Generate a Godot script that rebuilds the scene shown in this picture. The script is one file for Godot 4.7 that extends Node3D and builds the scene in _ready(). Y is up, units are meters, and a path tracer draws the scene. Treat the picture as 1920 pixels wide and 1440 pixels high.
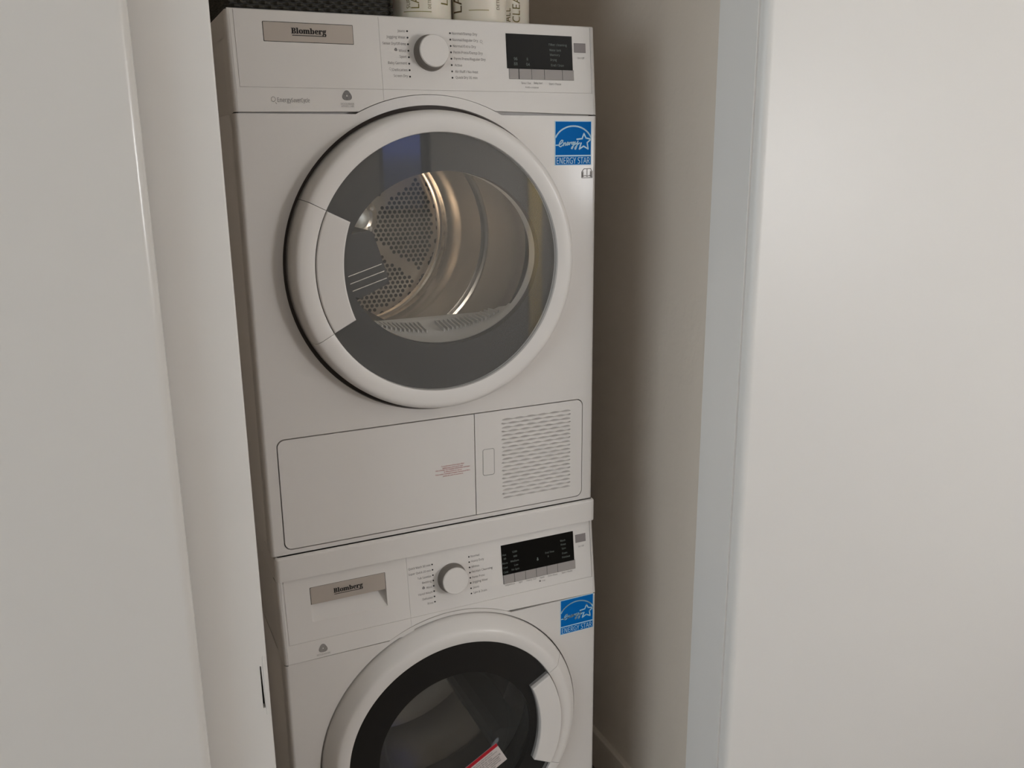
extends Node3D
# Laundry closet: dryer stacked on a washer, seen through an opening with a pocket door.

var xf := Transform3D()          # applied to every vertex while a mesh is being collected
var used := {}
var sans: SystemFont
var serif: SystemFont
var M := {}

const DY := 0.85                 # height of the dryer's underside
const WX := 0.003                # the washer stands 3 mm to the right of the dryer
const WALL := 0.251              # room face of the closet's front wall
const REAR := 3.4                # rear wall of the room

# ------------------------------------------------------------------ helpers
func begin() -> SurfaceTool:
	var st := SurfaceTool.new()
	st.begin(Mesh.PRIMITIVE_TRIANGLES)
	st.set_smooth_group(-1)
	xf = Transform3D()
	return st

func tri(st: SurfaceTool, a: Vector3, b: Vector3, c: Vector3, out: Vector3) -> void:
	var n := (b - a).cross(c - a)
	if n.length_squared() < 1e-20:
		return
	if n.dot(out) > 0.0:
		var t := b
		b = c
		c = t
	st.add_vertex(xf * a)
	st.add_vertex(xf * b)
	st.add_vertex(xf * c)

func quad(st: SurfaceTool, a: Vector3, b: Vector3, c: Vector3, d: Vector3, out: Vector3) -> void:
	tri(st, a, b, c, out)
	tri(st, a, c, d, out)

func build(called: String, st: SurfaceTool, m: Material, parent: Node, label := "") -> MeshInstance3D:
	st.generate_normals()
	var o := MeshInstance3D.new()
	o.mesh = st.commit()
	o.material_override = m
	o.name = called
	parent.add_child(o, true)
	if label != "":
		o.set_meta("label", label)
	xf = Transform3D()
	return o

func tag(o: Node, label: String, category: String, group := "") -> void:
	o.set_meta("label", label)
	o.set_meta("category", category)
	if group != "":
		o.set_meta("group", group)

func thing(called: String, at: Vector3, label: String, category: String, group := "") -> Node3D:
	var o := Node3D.new()
	if used.has(called):
		used[called] += 1
		o.name = "%s_%03d" % [called, used[called] - 1]
	else:
		used[called] = 1
		o.name = called
	add_child(o, true)
	o.position = at
	tag(o, label, category, group)
	return o

func structure(called: String, st: SurfaceTool, m: Material, label: String, category: String) -> MeshInstance3D:
	var o := build(called, st, m, self)
	o.set_meta("kind", "structure")
	tag(o, label, category)
	return o

func box(st: SurfaceTool, lo: Vector3, hi: Vector3) -> void:
	var c := (lo + hi) / 2.0
	for ax in 3:
		for s in [-1.0, 1.0]:
			var n := Vector3.ZERO
			n[ax] = s
			var u := (ax + 1) % 3
			var w := (ax + 2) % 3
			var p: Array[Vector3] = []
			for k in [[0, 0], [1, 0], [1, 1], [0, 1]]:
				var q := Vector3.ZERO
				q[ax] = hi[ax] if s > 0 else lo[ax]
				q[u] = hi[u] if k[0] else lo[u]
				q[w] = hi[w] if k[1] else lo[w]
				p.append(q)
			quad(st, p[0], p[1], p[2], p[3], n)

# an extruded outline (counter-clockwise, in xy) with a rounded front edge
func plate(st: SurfaceTool, poly: PackedVector2Array, z0: float, z1: float, bev := 0.0, seg := 3) -> void:
	var n := poly.size()
	var inward := PackedVector2Array()
	for i in n:
		var e1 := (poly[i] - poly[(i + n - 1) % n]).normalized()
		var e2 := (poly[(i + 1) % n] - poly[i]).normalized()
		var n1 := Vector2(-e1.y, e1.x)
		var n2 := Vector2(-e2.y, e2.x)
		inward.append((n1 + n2) / maxf(0.3, 1.0 + n1.dot(n2)))
	var layers := [[0.0, z0]]
	if bev <= 0.0:
		layers.append([0.0, z1])
	else:
		for k in seg + 1:
			var a := PI / 2 * k / seg
			layers.append([bev * (1.0 - cos(a)), z1 - bev + bev * sin(a)])
	for l in layers.size() - 1:
		for i in n:
			var j := (i + 1) % n
			var a2 := poly[i] + inward[i] * float(layers[l][0])
			var b2 := poly[j] + inward[j] * float(layers[l][0])
			var c2 := poly[j] + inward[j] * float(layers[l + 1][0])
			var d2 := poly[i] + inward[i] * float(layers[l + 1][0])
			var o2 := -(inward[i] + inward[j])
			quad(st, Vector3(a2.x, a2.y, layers[l][1]), Vector3(b2.x, b2.y, layers[l][1]), Vector3(c2.x, c2.y, layers[l + 1][1]), Vector3(d2.x, d2.y, layers[l + 1][1]), Vector3(o2.x, o2.y, 0.5 if l > 0 else 0.0))
	var top := PackedVector2Array()
	for i in n:
		top.append(poly[i] + inward[i] * float(layers[-1][0]))
	var ids := Geometry2D.triangulate_polygon(top)
	for k in ids.size() / 3:
		var a3 := top[ids[3 * k]]
		var b3 := top[ids[3 * k + 1]]
		var c3 := top[ids[3 * k + 2]]
		tri(st, Vector3(a3.x, a3.y, z1), Vector3(b3.x, b3.y, z1), Vector3(c3.x, c3.y, z1), Vector3(0, 0, 1))

# rectangle with its own radius at each corner: lower left, lower right, upper right, upper left
func rrect(x0: float, y0: float, x1: float, y1: float, r: Array, n := 6) -> PackedVector2Array:
	var p := PackedVector2Array()
	var cs := [[x0, y0, 1, 1, PI], [x1, y0, -1, 1, 1.5 * PI], [x1, y1, -1, -1, 0.0], [x0, y1, 1, -1, 0.5 * PI]]
	for k in 4:
		var rr: float = r[k]
		if rr <= 0.0:
			p.append(Vector2(cs[k][0], cs[k][1]))
			continue
		var c := Vector2(cs[k][0] + cs[k][2] * rr, cs[k][1] + cs[k][3] * rr)
		for i in n + 1:
			p.append(c + Vector2.from_angle(cs[k][4] + PI / 2 * i / n) * rr)
	return p

func ray_poly(poly: PackedVector2Array, c: Vector2, a: float) -> float:
	var d := Vector2.from_angle(a)
	var best := 1e9
	for i in poly.size():
		var p := poly[i] - c
		var e := poly[(i + 1) % poly.size()] - poly[i]
		var den := d.cross(e)
		if absf(den) < 1e-12:
			continue
		var t := p.cross(e) / den
		var s := p.cross(d) / den
		if t > 1e-9 and s >= -1e-6 and s <= 1.0 + 1e-6:
			best = minf(best, t)
	return best

func oval(a: float, rx: float, ry: float) -> float:
	return 1.0 / sqrt(pow(cos(a) / rx, 2) + pow(sin(a) / ry, 2))

# flat face between two outlines that are star-shaped about c, with walls going back from both edges
func ring(st: SurfaceTool, c: Vector2, rin: Callable, rout: Callable, z: float, deep_in: float, deep_out: float, extra := [], n := 96) -> void:
	var angles := []
	for i in n:
		angles.append(TAU * i / n)
	for e in extra:
		angles.append(fposmod((e - c).angle(), TAU))
	angles.sort()
	for i in angles.size():
		var a: float = angles[i]
		var b: float = angles[(i + 1) % angles.size()]
		if absf(a - b) < 1e-6:
			continue
		var da := Vector2.from_angle(a)
		var db := Vector2.from_angle(b)
		var i0: Vector2 = c + da * rin.call(a)
		var i1: Vector2 = c + db * rin.call(b)
		var o0: Vector2 = c + da * rout.call(a)
		var o1: Vector2 = c + db * rout.call(b)
		quad(st, Vector3(i0.x, i0.y, z), Vector3(o0.x, o0.y, z), Vector3(o1.x, o1.y, z), Vector3(i1.x, i1.y, z), Vector3(0, 0, 1))
		if deep_in > 0.0:
			quad(st, Vector3(i0.x, i0.y, z), Vector3(i1.x, i1.y, z), Vector3(i1.x, i1.y, z - deep_in), Vector3(i0.x, i0.y, z - deep_in), Vector3(-da.x, -da.y, 0))
		if deep_out > 0.0:
			quad(st, Vector3(o0.x, o0.y, z), Vector3(o1.x, o1.y, z), Vector3(o1.x, o1.y, z - deep_out), Vector3(o0.x, o0.y, z - deep_out), Vector3(da.x, da.y, 0))

# a profile of (radius, z), outer back first, turned round the z axis through c
func lathe(st: SurfaceTool, prof: Array, c: Vector2, a0 := 0.0, a1 := TAU, n := 96, inside := false, smooth := true) -> void:
	var sg := [1]                        # a new smoothing group wherever the profile turns sharply
	for k in range(1, prof.size() - 1):
		var turn: float = absf((prof[k] - prof[k - 1]).angle_to(prof[k + 1] - prof[k]))
		sg.append(sg[-1] + (1 if turn > 0.65 else 0))
	for i in n:
		var a := lerpf(a0, a1, float(i) / n)
		var b := lerpf(a0, a1, float(i + 1) / n)
		if a1 - a0 > TAU - 1e-4 and i == n - 1:
			b = a0
		var da := Vector2.from_angle(a)
		var db := Vector2.from_angle(b)
		for k in prof.size() - 1:
			var p: Vector2 = prof[k]
			var q: Vector2 = prof[k + 1]
			var d := q - p
			st.set_smooth_group(sg[k] if smooth else -1)
			var out := Vector3(da.x * d.y, da.y * d.y, -d.x)
			if inside:
				out = -out
			quad(st, Vector3(c.x + da.x * p.x, c.y + da.y * p.x, p.y), Vector3(c.x + db.x * p.x, c.y + db.y * p.x, p.y), Vector3(c.x + db.x * q.x, c.y + db.y * q.x, q.y), Vector3(c.x + da.x * q.x, c.y + da.y * q.x, q.y), out)
	st.set_smooth_group(-1)
	if a1 - a0 < TAU - 1e-4:
		var flat := PackedVector2Array(prof)
		var ids := Geometry2D.triangulate_polygon(flat)
		for e in [[a0, -1.0], [a1, 1.0]]:
			var d2 := Vector2.from_angle(e[0])
			var side := Vector3(-d2.y, d2.x, 0) * float(e[1])
			for k in ids.size() / 3:
				var v := []
				for w in 3:
					var f := flat[ids[3 * k + w]]
					v.append(Vector3(c.x + d2.x * f.x, c.y + d2.y * f.x, f.y))
				tri(st, v[0], v[1], v[2], side)

# an open strip of (x, z) points swept from y0 to y1, smooth
func sweep(st: SurfaceTool, prof: Array, y0: float, y1: float, away: Vector2) -> void:
	st.set_smooth_group(2)
	for k in prof.size() - 1:
		var p: Vector2 = prof[k]
		var q: Vector2 = prof[k + 1]
		var m := (p + q) / 2.0 - away
		quad(st, Vector3(p.x, y0, p.y), Vector3(q.x, y0, q.y), Vector3(q.x, y1, q.y), Vector3(p.x, y1, p.y), Vector3(m.x, 0, m.y))
	st.set_smooth_group(-1)

# a line of flat print, w wide, on the plane z
func ribbon(st: SurfaceTool, pts: Array, w: float, z: float) -> void:
	for k in pts.size() - 1:
		var p: Vector2 = pts[k]
		var q: Vector2 = pts[k + 1]
		var d := (q - p).normalized() * w / 2
		var n := Vector2(-d.y, d.x)
		p -= d * 0.6
		q += d * 0.6
		quad(st, Vector3(p.x + n.x, p.y + n.y, z), Vector3(q.x + n.x, q.y + n.y, z), Vector3(q.x - n.x, q.y - n.y, z), Vector3(p.x - n.x, p.y - n.y, z), Vector3(0, 0, 1))

func disc(st: SurfaceTool, c: Vector2, r: float, z: float, n := 12) -> void:
	for i in n:
		var a := Vector2.from_angle(TAU * i / n) * r + c
		var b := Vector2.from_angle(TAU * (i + 1) / n) * r + c
		tri(st, Vector3(c.x, c.y, z), Vector3(a.x, a.y, z), Vector3(b.x, b.y, z), Vector3(0, 0, 1))

# lettering: align -1 starts at x, 0 is centred on x, 1 ends at x; y is the middle of the small letters; wide > 0 fits the text to that width
func write(st: SurfaceTool, text: String, font: Font, x: float, y: float, em: float, align: int, z: float, wide := 0.0, bend := 0.0) -> void:
	var t := TextMesh.new()
	t.text = text
	t.font = font
	t.font_size = 32
	t.pixel_size = 0.01
	t.depth = 0.0
	t.curve_step = 3.0
	var box_ := t.get_aabb()
	var k := em / 0.32
	var kx := k if wide <= 0.0 else wide / box_.size.x
	var ar := t.get_mesh_arrays()
	var vs: PackedVector3Array = ar[Mesh.ARRAY_VERTEX]
	var ns: PackedVector3Array = ar[Mesh.ARRAY_NORMAL]
	var ids: PackedInt32Array = ar[Mesh.ARRAY_INDEX]
	var x0: float = box_.position.x + box_.size.x * (0.0 if align < 0 else 0.5 if align == 0 else 1.0)
	var mid := box_.get_center().y
	for f in ids.size() / 3:
		if ns[ids[3 * f]].z < 0.5:
			continue
		var v := []
		for w in 3:
			var p := vs[ids[3 * f + w]]
			v.append(Vector2(x + (p.x - x0) * kx, y + (p.y - mid) * k))
		if bend <= 0.0:
			tri(st, Vector3(v[0].x, v[0].y, z), Vector3(v[1].x, v[1].y, z), Vector3(v[2].x, v[2].y, z), Vector3(0, 0, 1))
		else:
			bend_piece(st, v[0], v[1], v[2], bend, z)

# one piece of lettering bent round a bottle: the text climbs, its lines run round the radius
func bend_piece(st: SurfaceTool, a: Vector2, b: Vector2, c: Vector2, r: float, z: float) -> void:
	if maxf(maxf(absf(a.y - b.y), absf(b.y - c.y)), absf(c.y - a.y)) > 0.004:
		var ab := (a + b) / 2
		var bc := (b + c) / 2
		var ca := (c + a) / 2
		bend_piece(st, a, ab, ca, r, z)
		bend_piece(st, ab, b, bc, r, z)
		bend_piece(st, ca, bc, c, r, z)
		bend_piece(st, ab, bc, ca, r, z)
		return
	var v := []
	for p in [a, b, c]:
		v.append(Vector3(sin(-p.y / r) * (r + z), p.x, cos(-p.y / r) * (r + z)))
	tri(st, v[0], v[1], v[2], Vector3(v[0].x, 0, v[0].z))

func mat(c: Color, rough := 0.5, metal := 0.0, coat := 0.0) -> StandardMaterial3D:
	var m := StandardMaterial3D.new()
	m.albedo_color = c
	m.roughness = rough
	m.metallic = metal
	if coat > 0.0:
		m.clearcoat_enabled = true
		m.clearcoat = coat
		m.clearcoat_roughness = 0.12
	return m

func grain(m: StandardMaterial3D, freq: float, strength: float, scale: float, seed_ := 1) -> void:
	var f := FastNoiseLite.new()
	f.seed = seed_
	f.frequency = freq
	f.fractal_octaves = 3
	var t := NoiseTexture2D.new()
	t.width = 256
	t.height = 256
	t.seamless = true
	t.as_normal_map = true
	t.bump_strength = 4.0
	t.noise = f
	m.normal_enabled = true
	m.normal_texture = t
	m.normal_scale = strength
	m.uv1_triplanar = true
	m.uv1_world_triplanar = true
	m.uv1_scale = Vector3.ONE * scale

func pane(c: Color) -> StandardMaterial3D:
	var m := mat(c, 0.02)
	m.transparency = BaseMaterial3D.TRANSPARENCY_ALPHA
	return m

# ------------------------------------------------------------------ scene
func _ready() -> void:
	var cam := Camera3D.new()
	cam.name = "camera"
	add_child(cam)
	cam.position = Vector3(-0.4975, DY + 0.6331, 1.3743)
	cam.rotation_order = EULER_ORDER_YXZ
	cam.rotation_degrees = Vector3(-14.5657, -24.6839, -0.5785)
	cam.fov = 46.4702
	cam.near = 0.02
	cam.current = true

	var env := Environment.new()
	env.background_mode = Environment.BG_SKY
	var sk := Sky.new()
	var pm := ProceduralSkyMaterial.new()
	pm.sky_top_color = Color(0.26, 0.36, 0.74)
	pm.sky_horizon_color = Color(0.36, 0.46, 0.80)
	pm.ground_horizon_color = Color(0.30, 0.36, 0.56)
	pm.ground_bottom_color = Color(0.30, 0.30, 0.30)
	pm.energy_multiplier = 3.0
	sk.sky_material = pm
	env.sky = sk
	env.tonemap_mode = Environment.TONE_MAPPER_LINEAR
	env.tonemap_exposure = 1.06
	env.sdfgi_enabled = true
	env.ssao_enabled = true
	env.ssil_enabled = true
	var we := WorldEnvironment.new()
	we.name = "environment"
	we.environment = env
	add_child(we)

	sans = SystemFont.new()
	sans.font_names = PackedStringArray(["Droid Sans"])
	serif = SystemFont.new()
	serif.font_names = PackedStringArray(["Droid Serif"])
	serif.font_weight = 700

	M.paint = mat(Color(0.89, 0.88, 0.865), 0.40)
	M.satin = mat(Color(0.86, 0.845, 0.825), 0.22)
	M.door_paint = mat(Color(0.88, 0.865, 0.845), 0.45)
	M.jamb = mat(Color(0.91, 0.90, 0.885), 0.4)
	M.closet = mat(Color(0.925, 0.88, 0.825), 0.65)
	grain(M.closet, 0.03, 0.2, 5.0, 4)
	M.ceiling = mat(Color(0.92, 0.91, 0.89), 0.8)
	M.taupe = mat(Color(0.62, 0.585, 0.54), 0.6)
	M.floor = mat(Color(0.46, 0.42, 0.38), 0.5)
	M.enamel = mat(Color(0.85, 0.83, 0.81), 0.42, 0.0, 0.15)
	M.plastic = mat(Color(0.86, 0.84, 0.82), 0.45, 0.0, 0.1)
	M.silver = mat(Color(0.70, 0.66, 0.62), 0.4, 0.25)
	M.skirt = mat(Color(0.50, 0.475, 0.45), 0.4, 0.35)
	M.button = mat(Color(0.60, 0.575, 0.56), 0.5)
	M.black = mat(Color(0.05, 0.05, 0.048), 0.10)
	M.black.metallic_specular = 0.28
	M.dark = mat(Color(0.10, 0.095, 0.09), 0.6)
	M.print_grey = mat(Color(0.50, 0.48, 0.47), 0.6)
	M.print_dark = mat(Color(0.09, 0.08, 0.08), 0.6)
	M.print_pale = mat(Color(0.42, 0.45, 0.43), 0.6)
	M.red = mat(Color(0.68, 0.22, 0.22), 0.6)
	M.blue = mat(Color(0.0, 0.40, 0.70), 0.6)
	M.blue.metallic_specular = 0.2
	M.blue_print = mat(Color(0.66, 0.82, 0.90), 0.4)
	M.frit = mat(Color(0.13, 0.124, 0.117), 0.7)
	M.washer_frit = mat(Color(0.045, 0.045, 0.045), 0.3)
	M.steel = mat(Color(0.88, 0.87, 0.85), 0.24, 1.0)
	M.zinc = mat(Color(0.70, 0.68, 0.65), 0.45, 0.7)
	M.lip = mat(Color(0.66, 0.65, 0.63), 0.5)
	M.lifter = mat(Color(0.08, 0.08, 0.077), 0.45)  # near-black: the shade on the lifter's unlit side is in this colour
	M.wash_lifter = mat(Color(0.60, 0.60, 0.59), 0.4)
	M.rubber = mat(Color(0.16, 0.17, 0.165), 0.6)
	M.glass = pane(Color(0.75, 0.75, 0.74, 0.12))
	M.window_glass = pane(Color(0.9, 0.95, 1.0, 0.05))
	M.smoked = pane(Color(0.04, 0.045, 0.042, 0.4))
	M.emblem = mat(Color(0.47, 0.455, 0.445), 0.6)
	M.wood = mat(Color(0.88, 0.76, 0.48), 0.5)
	M.frame_dark = mat(Color(0.16, 0.15, 0.15), 0.5)
	M.wicker = mat(Color(0.20, 0.185, 0.15), 0.65)
	M.bottle = mat(Color(0.90, 0.87, 0.81), 0.28)
	M.bottle.subsurf_scatter_enabled = true
	M.bottle.subsurf_scatter_strength = 0.15
	M.cap = mat(Color(0.86, 0.84, 0.80), 0.4)
	M.olive = mat(Color(0.42, 0.37, 0.08), 0.6)
	M.brown = mat(Color(0.34, 0.27, 0.14), 0.6)

	room()
	lamp()
	added_fill_panel()
	closet_door()
	washer()
	dryer()
	basket()
	bottles()

# ------------------------------------------------------------------ the room shell
func room() -> void:
	var x0 := -3.4
	var x1 := 2.2
	var top := 2.5
	var t := 0.12
	var st := begin()
	box(st, Vector3(x0 - t, -0.1, -0.84), Vector3(x1 + t, 0, REAR + t))
	structure("floor", st, M.floor, "brown floor of the laundry closet and the room before it", "floor")
	st = begin()
	box(st, Vector3(x0 - t, top, -0.84), Vector3(x1 + t, top + 0.1, REAR + t))
	structure("ceiling", st, M.ceiling, "white ceiling over the room and the closet", "ceiling")

	# front wall with the closet opening; its left half is hollow, for the pocket door
	var ra := 0.014
	var ox := 0.44
	var oh := 2.40
	st = begin()
	var arc := []
	for i in 9:
		var a := PI / 2 * i / 8
		arc.append(Vector2(-0.436 - ra + ra * sin(a), WALL - ra + ra * cos(a)))
	sweep(st, [Vector2(x0, WALL)] + arc + [Vector2(-0.436, 0.222)], 0, oh, Vector2(-1.2, 0.23))
	box(st, Vector3(x0, 0, 0.222), Vector3(-0.436, oh, 0.2221))
	structure("wall_left", st, M.satin, "white painted wall left of the closet opening, with a softly rounded corner", "wall")
	st = begin()
	arc = []
	var rb := 0.014
	for i in 7:
		var a := PI / 2 * i / 6
		arc.append(Vector2(ox + rb - rb * sin(a), WALL - rb + rb * cos(a)))
	sweep(st, [Vector2(x1, WALL)] + arc + [Vector2(ox, 0.236), Vector2(ox, 0.140), Vector2(ox + 0.004, 0.1385), Vector2(x1, 0.1385)], 0, oh, Vector2(1.3, 0.19))
	structure("wall_right", st, M.paint, "bright white painted wall right of the closet opening", "wall")
	st = begin()
	box(st, Vector3(x0, oh, 0.139), Vector3(x1, top, WALL))
	structure("wall_header", st, M.paint, "white wall above the closet opening", "wall")
	st = begin()
	box(st, Vector3(x0, 0, 0.139), Vector3(-0.436, oh, 0.165))
	structure("wall_pocket", st, M.paint, "closet side of the hollow wall that takes the sliding door", "wall")
	# lining of the right jamb: a board with a thin bead along its inner edge
	st = begin()
	box(st, Vector3(ox - 0.0045, 0, 0.1475), Vector3(ox + 0.001, oh, 0.2345))
	box(st, Vector3(ox - 0.0035, 0, 0.1405), Vector3(ox + 0.001, oh, 0.1470))
	structure("trim_1", st, M.jamb, "pale grey-white jamb board on the right side of the closet opening", "door jamb")

	# closet
	st = begin()
	box(st, Vector3(0.49, 0, -0.84), Vector3(0.61, top, 0.1385))
	structure("wall_closet_right", st, M.closet, "shaded beige inner wall of the closet, right of the machines", "wall")
	st = begin()
	box(st, Vector3(-0.61, 0, -0.84), Vector3(-0.49, top, 0.139))
	structure("wall_closet_left", st, M.closet, "dark inner wall of the closet, left of the machines", "wall")
	st = begin()
	box(st, Vector3(-0.49, 0, -0.84), Vector3(0.49, top, -0.72))
	structure("wall_closet_back", st, M.closet, "beige back wall of the closet behind the machines", "wall")
	st = begin()
	xf = Transform3D(Basis(Vector3(0, 0, -1), Vector3.UP, Vector3(-1, 0, 0)), Vector3(0.4905, 0, 0))
	plate(st, PackedVector2Array([Vector2(-0.1385, 0), Vector2(0.72, 0), Vector2(0.72, 0.1), Vector2(-0.1385, 0.1)]), 0.0, 0.014, 0.004)
	structure("baseboard_right", st, M.closet, "painted baseboard along the foot of the closet's right wall", "baseboard")

	# the room behind the camera, with a narrow window at the rear
	st = begin()
	box(st, Vector3(x0 - t, 0, 0.139), Vector3(x0, top, REAR))
	structure("wall_side_left", st, M.paint, "white side wall of the room carrying the added fill panel", "wall")
	st = begin()
	box(st, Vector3(x1, 0, 0.139), Vector3(x1 + t, top, REAR))
	structure("wall_side_right", st, M.paint, "white side wall on the right of the room", "wall")
	st = begin()
	var rx0 := 0.90
	var rx1 := 1.20
	box(st, Vector3(x0 - t, 0, REAR), Vector3(rx0, top, REAR + t))
	box(st, Vector3(rx1, 0, REAR), Vector3(x1 + t, top, REAR + t))
	box(st, Vector3(rx0, 0, REAR), Vector3(rx1, 1.16, REAR + t))
	box(st, Vector3(rx0, 2.1, REAR), Vector3(rx1, top, REAR + t))
	structure("wall_rear", st, M.taupe, "taupe rear wall of the room with a narrow window", "wall")
	window("window_1", Transform3D(Basis(Vector3(-1, 0, 0), Vector3.UP, Vector3(0, 0, -1)), Vector3(rx1, 1.16, REAR + 0.06)), rx1 - rx0, 0.94, "narrow window in the room's rear wall, blue evening sky outside")
	st = begin()
	xf = Transform3D(Basis(Vector3(-1, 0, 0), Vector3.UP, Vector3(0, 0, -1)), Vector3(1.875, 0, REAR))
	plate(st, PackedVector2Array([Vector2(0, 0.3), Vector2(0.085, 0.3), Vector2(0.085, 2.1), Vector2(0, 2.1)]), 0, 0.02, 0.004)
	structure("trim_2", st, M.wood, "pale wooden upright trim board on the rear wall", "trim")

func window(called: String, at: Transform3D, w: float, h: float, label: String) -> void:
	var st := begin()
	var outer := PackedVector2Array([Vector2(0, 0), Vector2(w, 0), Vector2(w, h), Vector2(0, h)])
	var c := Vector2(w / 2, h / 2)
	var f := 0.035
	var inner := PackedVector2Array([Vector2(f, f), Vector2(w - f, f), Vector2(w - f, h - f), Vector2(f, h - f)])
	ring(st, c, func(a): return ray_poly(inner, c, a), func(a): return ray_poly(outer, c, a), 0.02, 0.04, 0.04, Array(outer) + Array(inner), 8)
	var o := structure(called, st, M.frame_dark, label, "window")
	o.transform = at
	st = begin()
	quad(st, Vector3(f, f, 0), Vector3(w - f, f, 0), Vector3(w - f, h - f, 0), Vector3(f, h - f, 0), Vector3(0, 0, 1))
	build("pane", st, M.window_glass, o)

func lamp() -> void:  # stand-in globe, added out of view as the main light from the right
	var at := Vector3(1.85, 0, 2.60)
	var t := thing("added_lamp", at, "added unseen white globe lamp, stand-in room light at the rear right of the room", "lamp")
	var gy := 1.40
	var glow := mat(Color(1, 0.95, 0.88), 0.5)
	glow.emission_enabled = true
	glow.emission = Color(1.0, 0.95, 0.88)
	glow.emission_energy_multiplier = 1.5
	var st := begin()
	var prof := []
	for i in 17:
		var a := PI * i / 16 - PI / 2
		prof.append(Vector2(maxf(0.0, 0.2 * cos(a)), 0.2 * sin(a)))
	xf = Transform3D(Basis(Vector3.RIGHT, -PI / 2), Vector3(0, gy, 0))
	lathe(st, prof, Vector2.ZERO, 0, TAU, 32)
	build("lamp_globe", st, glow, t)
	st = begin()
	xf = Transform3D(Basis(Vector3.RIGHT, -PI / 2))
	lathe(st, [Vector2(0.14, 0.0), Vector2(0.14, 0.02), Vector2(0.012, 0.03), Vector2(0.012, gy - 0.195)], Vector2.ZERO, 0, TAU, 24)
	build("pole", st, M.frame_dark, t)
	var l := OmniLight3D.new()
	l.name = "globe_light"
	t.add_child(l)
	l.position = Vector3(0, gy, 0)
	l.light_color = Color(0.985, 0.99, 1.0)
	l.light_energy = 1.42
	l.light_size = 0.19
	l.omni_range = 8.0
	l.omni_attenuation = 2.0
	l.shadow_enabled = true

func added_fill_panel() -> void:  # unseen panel, added to light the jamb and the closet's right wall
	var w := 2.7
	var h := 1.2
	var t := thing("added_fill_panel", Vector3(-3.4, 0.85, 1.9), "added unseen cool white fill panel on the room's left side wall", "lamp")
	t.rotation.y = PI / 2
	var st := begin()
	plate(st, rrect(-w / 2 - 0.02, -0.02, w / 2 + 0.02, h + 0.02, [0.01, 0.01, 0.01, 0.01]), 0.0, 0.03, 0.004)
	build("panel_frame", st, M.cap, t)
	st = begin()
	plate(st, rrect(-w / 2, 0, w / 2, h, [0.005, 0.005, 0.005, 0.005]), 0.03, 0.034)
	var glow := mat(Color(0.95, 0.97, 1.0), 0.5)
	glow.emission_enabled = true
	glow.emission = Color(0.93, 0.97, 1.0)
	glow.emission_energy_multiplier = 0.8
	build("fill_glow", st, glow, t)
	var l := AreaLight3D.new()
	l.name = "fill_light"
	t.add_child(l)
	l.position = Vector3(0, h / 2, 0.04)
	l.rotation.y = PI
	l.area_size = Vector2(w, h)
	l.light_color = Color(0.93, 0.97, 1.0)
	l.light_energy = 3.5
	l.area_range = 8.0
	l.shadow_enabled = true

# ------------------------------------------------------------------ sliding pocket door
func closet_door() -> void:
	# leaf, with a slot cut near its leading edge for the pull
	var xe := -0.3456
	var zf := 0.207
	var zb := 0.172
	var sx0 := -0.3566                 # slot
	var y0 := 0.7180
	var y1 := 0.7850
	var st := begin()
	var holes := PackedVector2Array([Vector2(sx0 + 0.0002, y0), Vector2(sx0 + 0.0036, y0), Vector2(sx0 + 0.0020, y1), Vector2(sx0 + 0.0002, y1)])
	var c := (holes[0] + holes[1] + holes[2] + holes[3]) / 4.0
	var e := 0.0025
	var outline := PackedVector2Array([Vector2(-1.30, 0.012), Vector2(xe - e, 0.012), Vector2(xe - e, 2.38), Vector2(-1.30, 2.38)])
	ring(st, c, func(a): return ray_poly(holes, c, a), func(a): return ray_poly(outline, c, a), zf, 0.012, 0.0, Array(outline) + Array(holes), 24)
	var arc := []
	for i in 5:
		var a := PI / 2 * i / 4
		arc.append(Vector2(xe - e + e * sin(a), zf - e + e * cos(a)))
	sweep(st, arc + [Vector2(xe, zb), Vector2(-1.30, zb)], 0.012, 2.38, Vector2(-0.8, 0.19))
	quad(st, Vector3(-1.3, 2.38, zb), Vector3(xe, 2.38, zb), Vector3(xe, 2.38, zf - e), Vector3(-1.3, 2.38, zf), Vector3.UP)
	quad(st, Vector3(-1.3, 0.012, zb), Vector3(xe, 0.012, zb), Vector3(xe, 0.012, zf - e), Vector3(-1.3, 0.012, zf), Vector3.DOWN)
	var d := structure("door_1", st, M.door_paint, "white flat sliding closet door half hidden in the left wall, dark pull slot near its edge", "door")
	st = begin()
	plate(st, rrect(sx0 - 0.001, y0 - 0.002, sx0 + 0.005, y1 + 0.002, [0, 0, 0, 0]), zf - 0.016, zf - 0.0115)
	build("pull_recess", st, M.dark, d, "dark narrow pull slot")
	st = begin()
	plate(st, rrect(sx0 + 0.0042, y0 - 0.012, xe - 0.0028, y1 + 0.016, [0.002, 0.001, 0.001, 0.004]), zf - 0.001, zf + 0.0008, 0.0006)
	build("pull_plate", st, M.door_paint, d)

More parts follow.
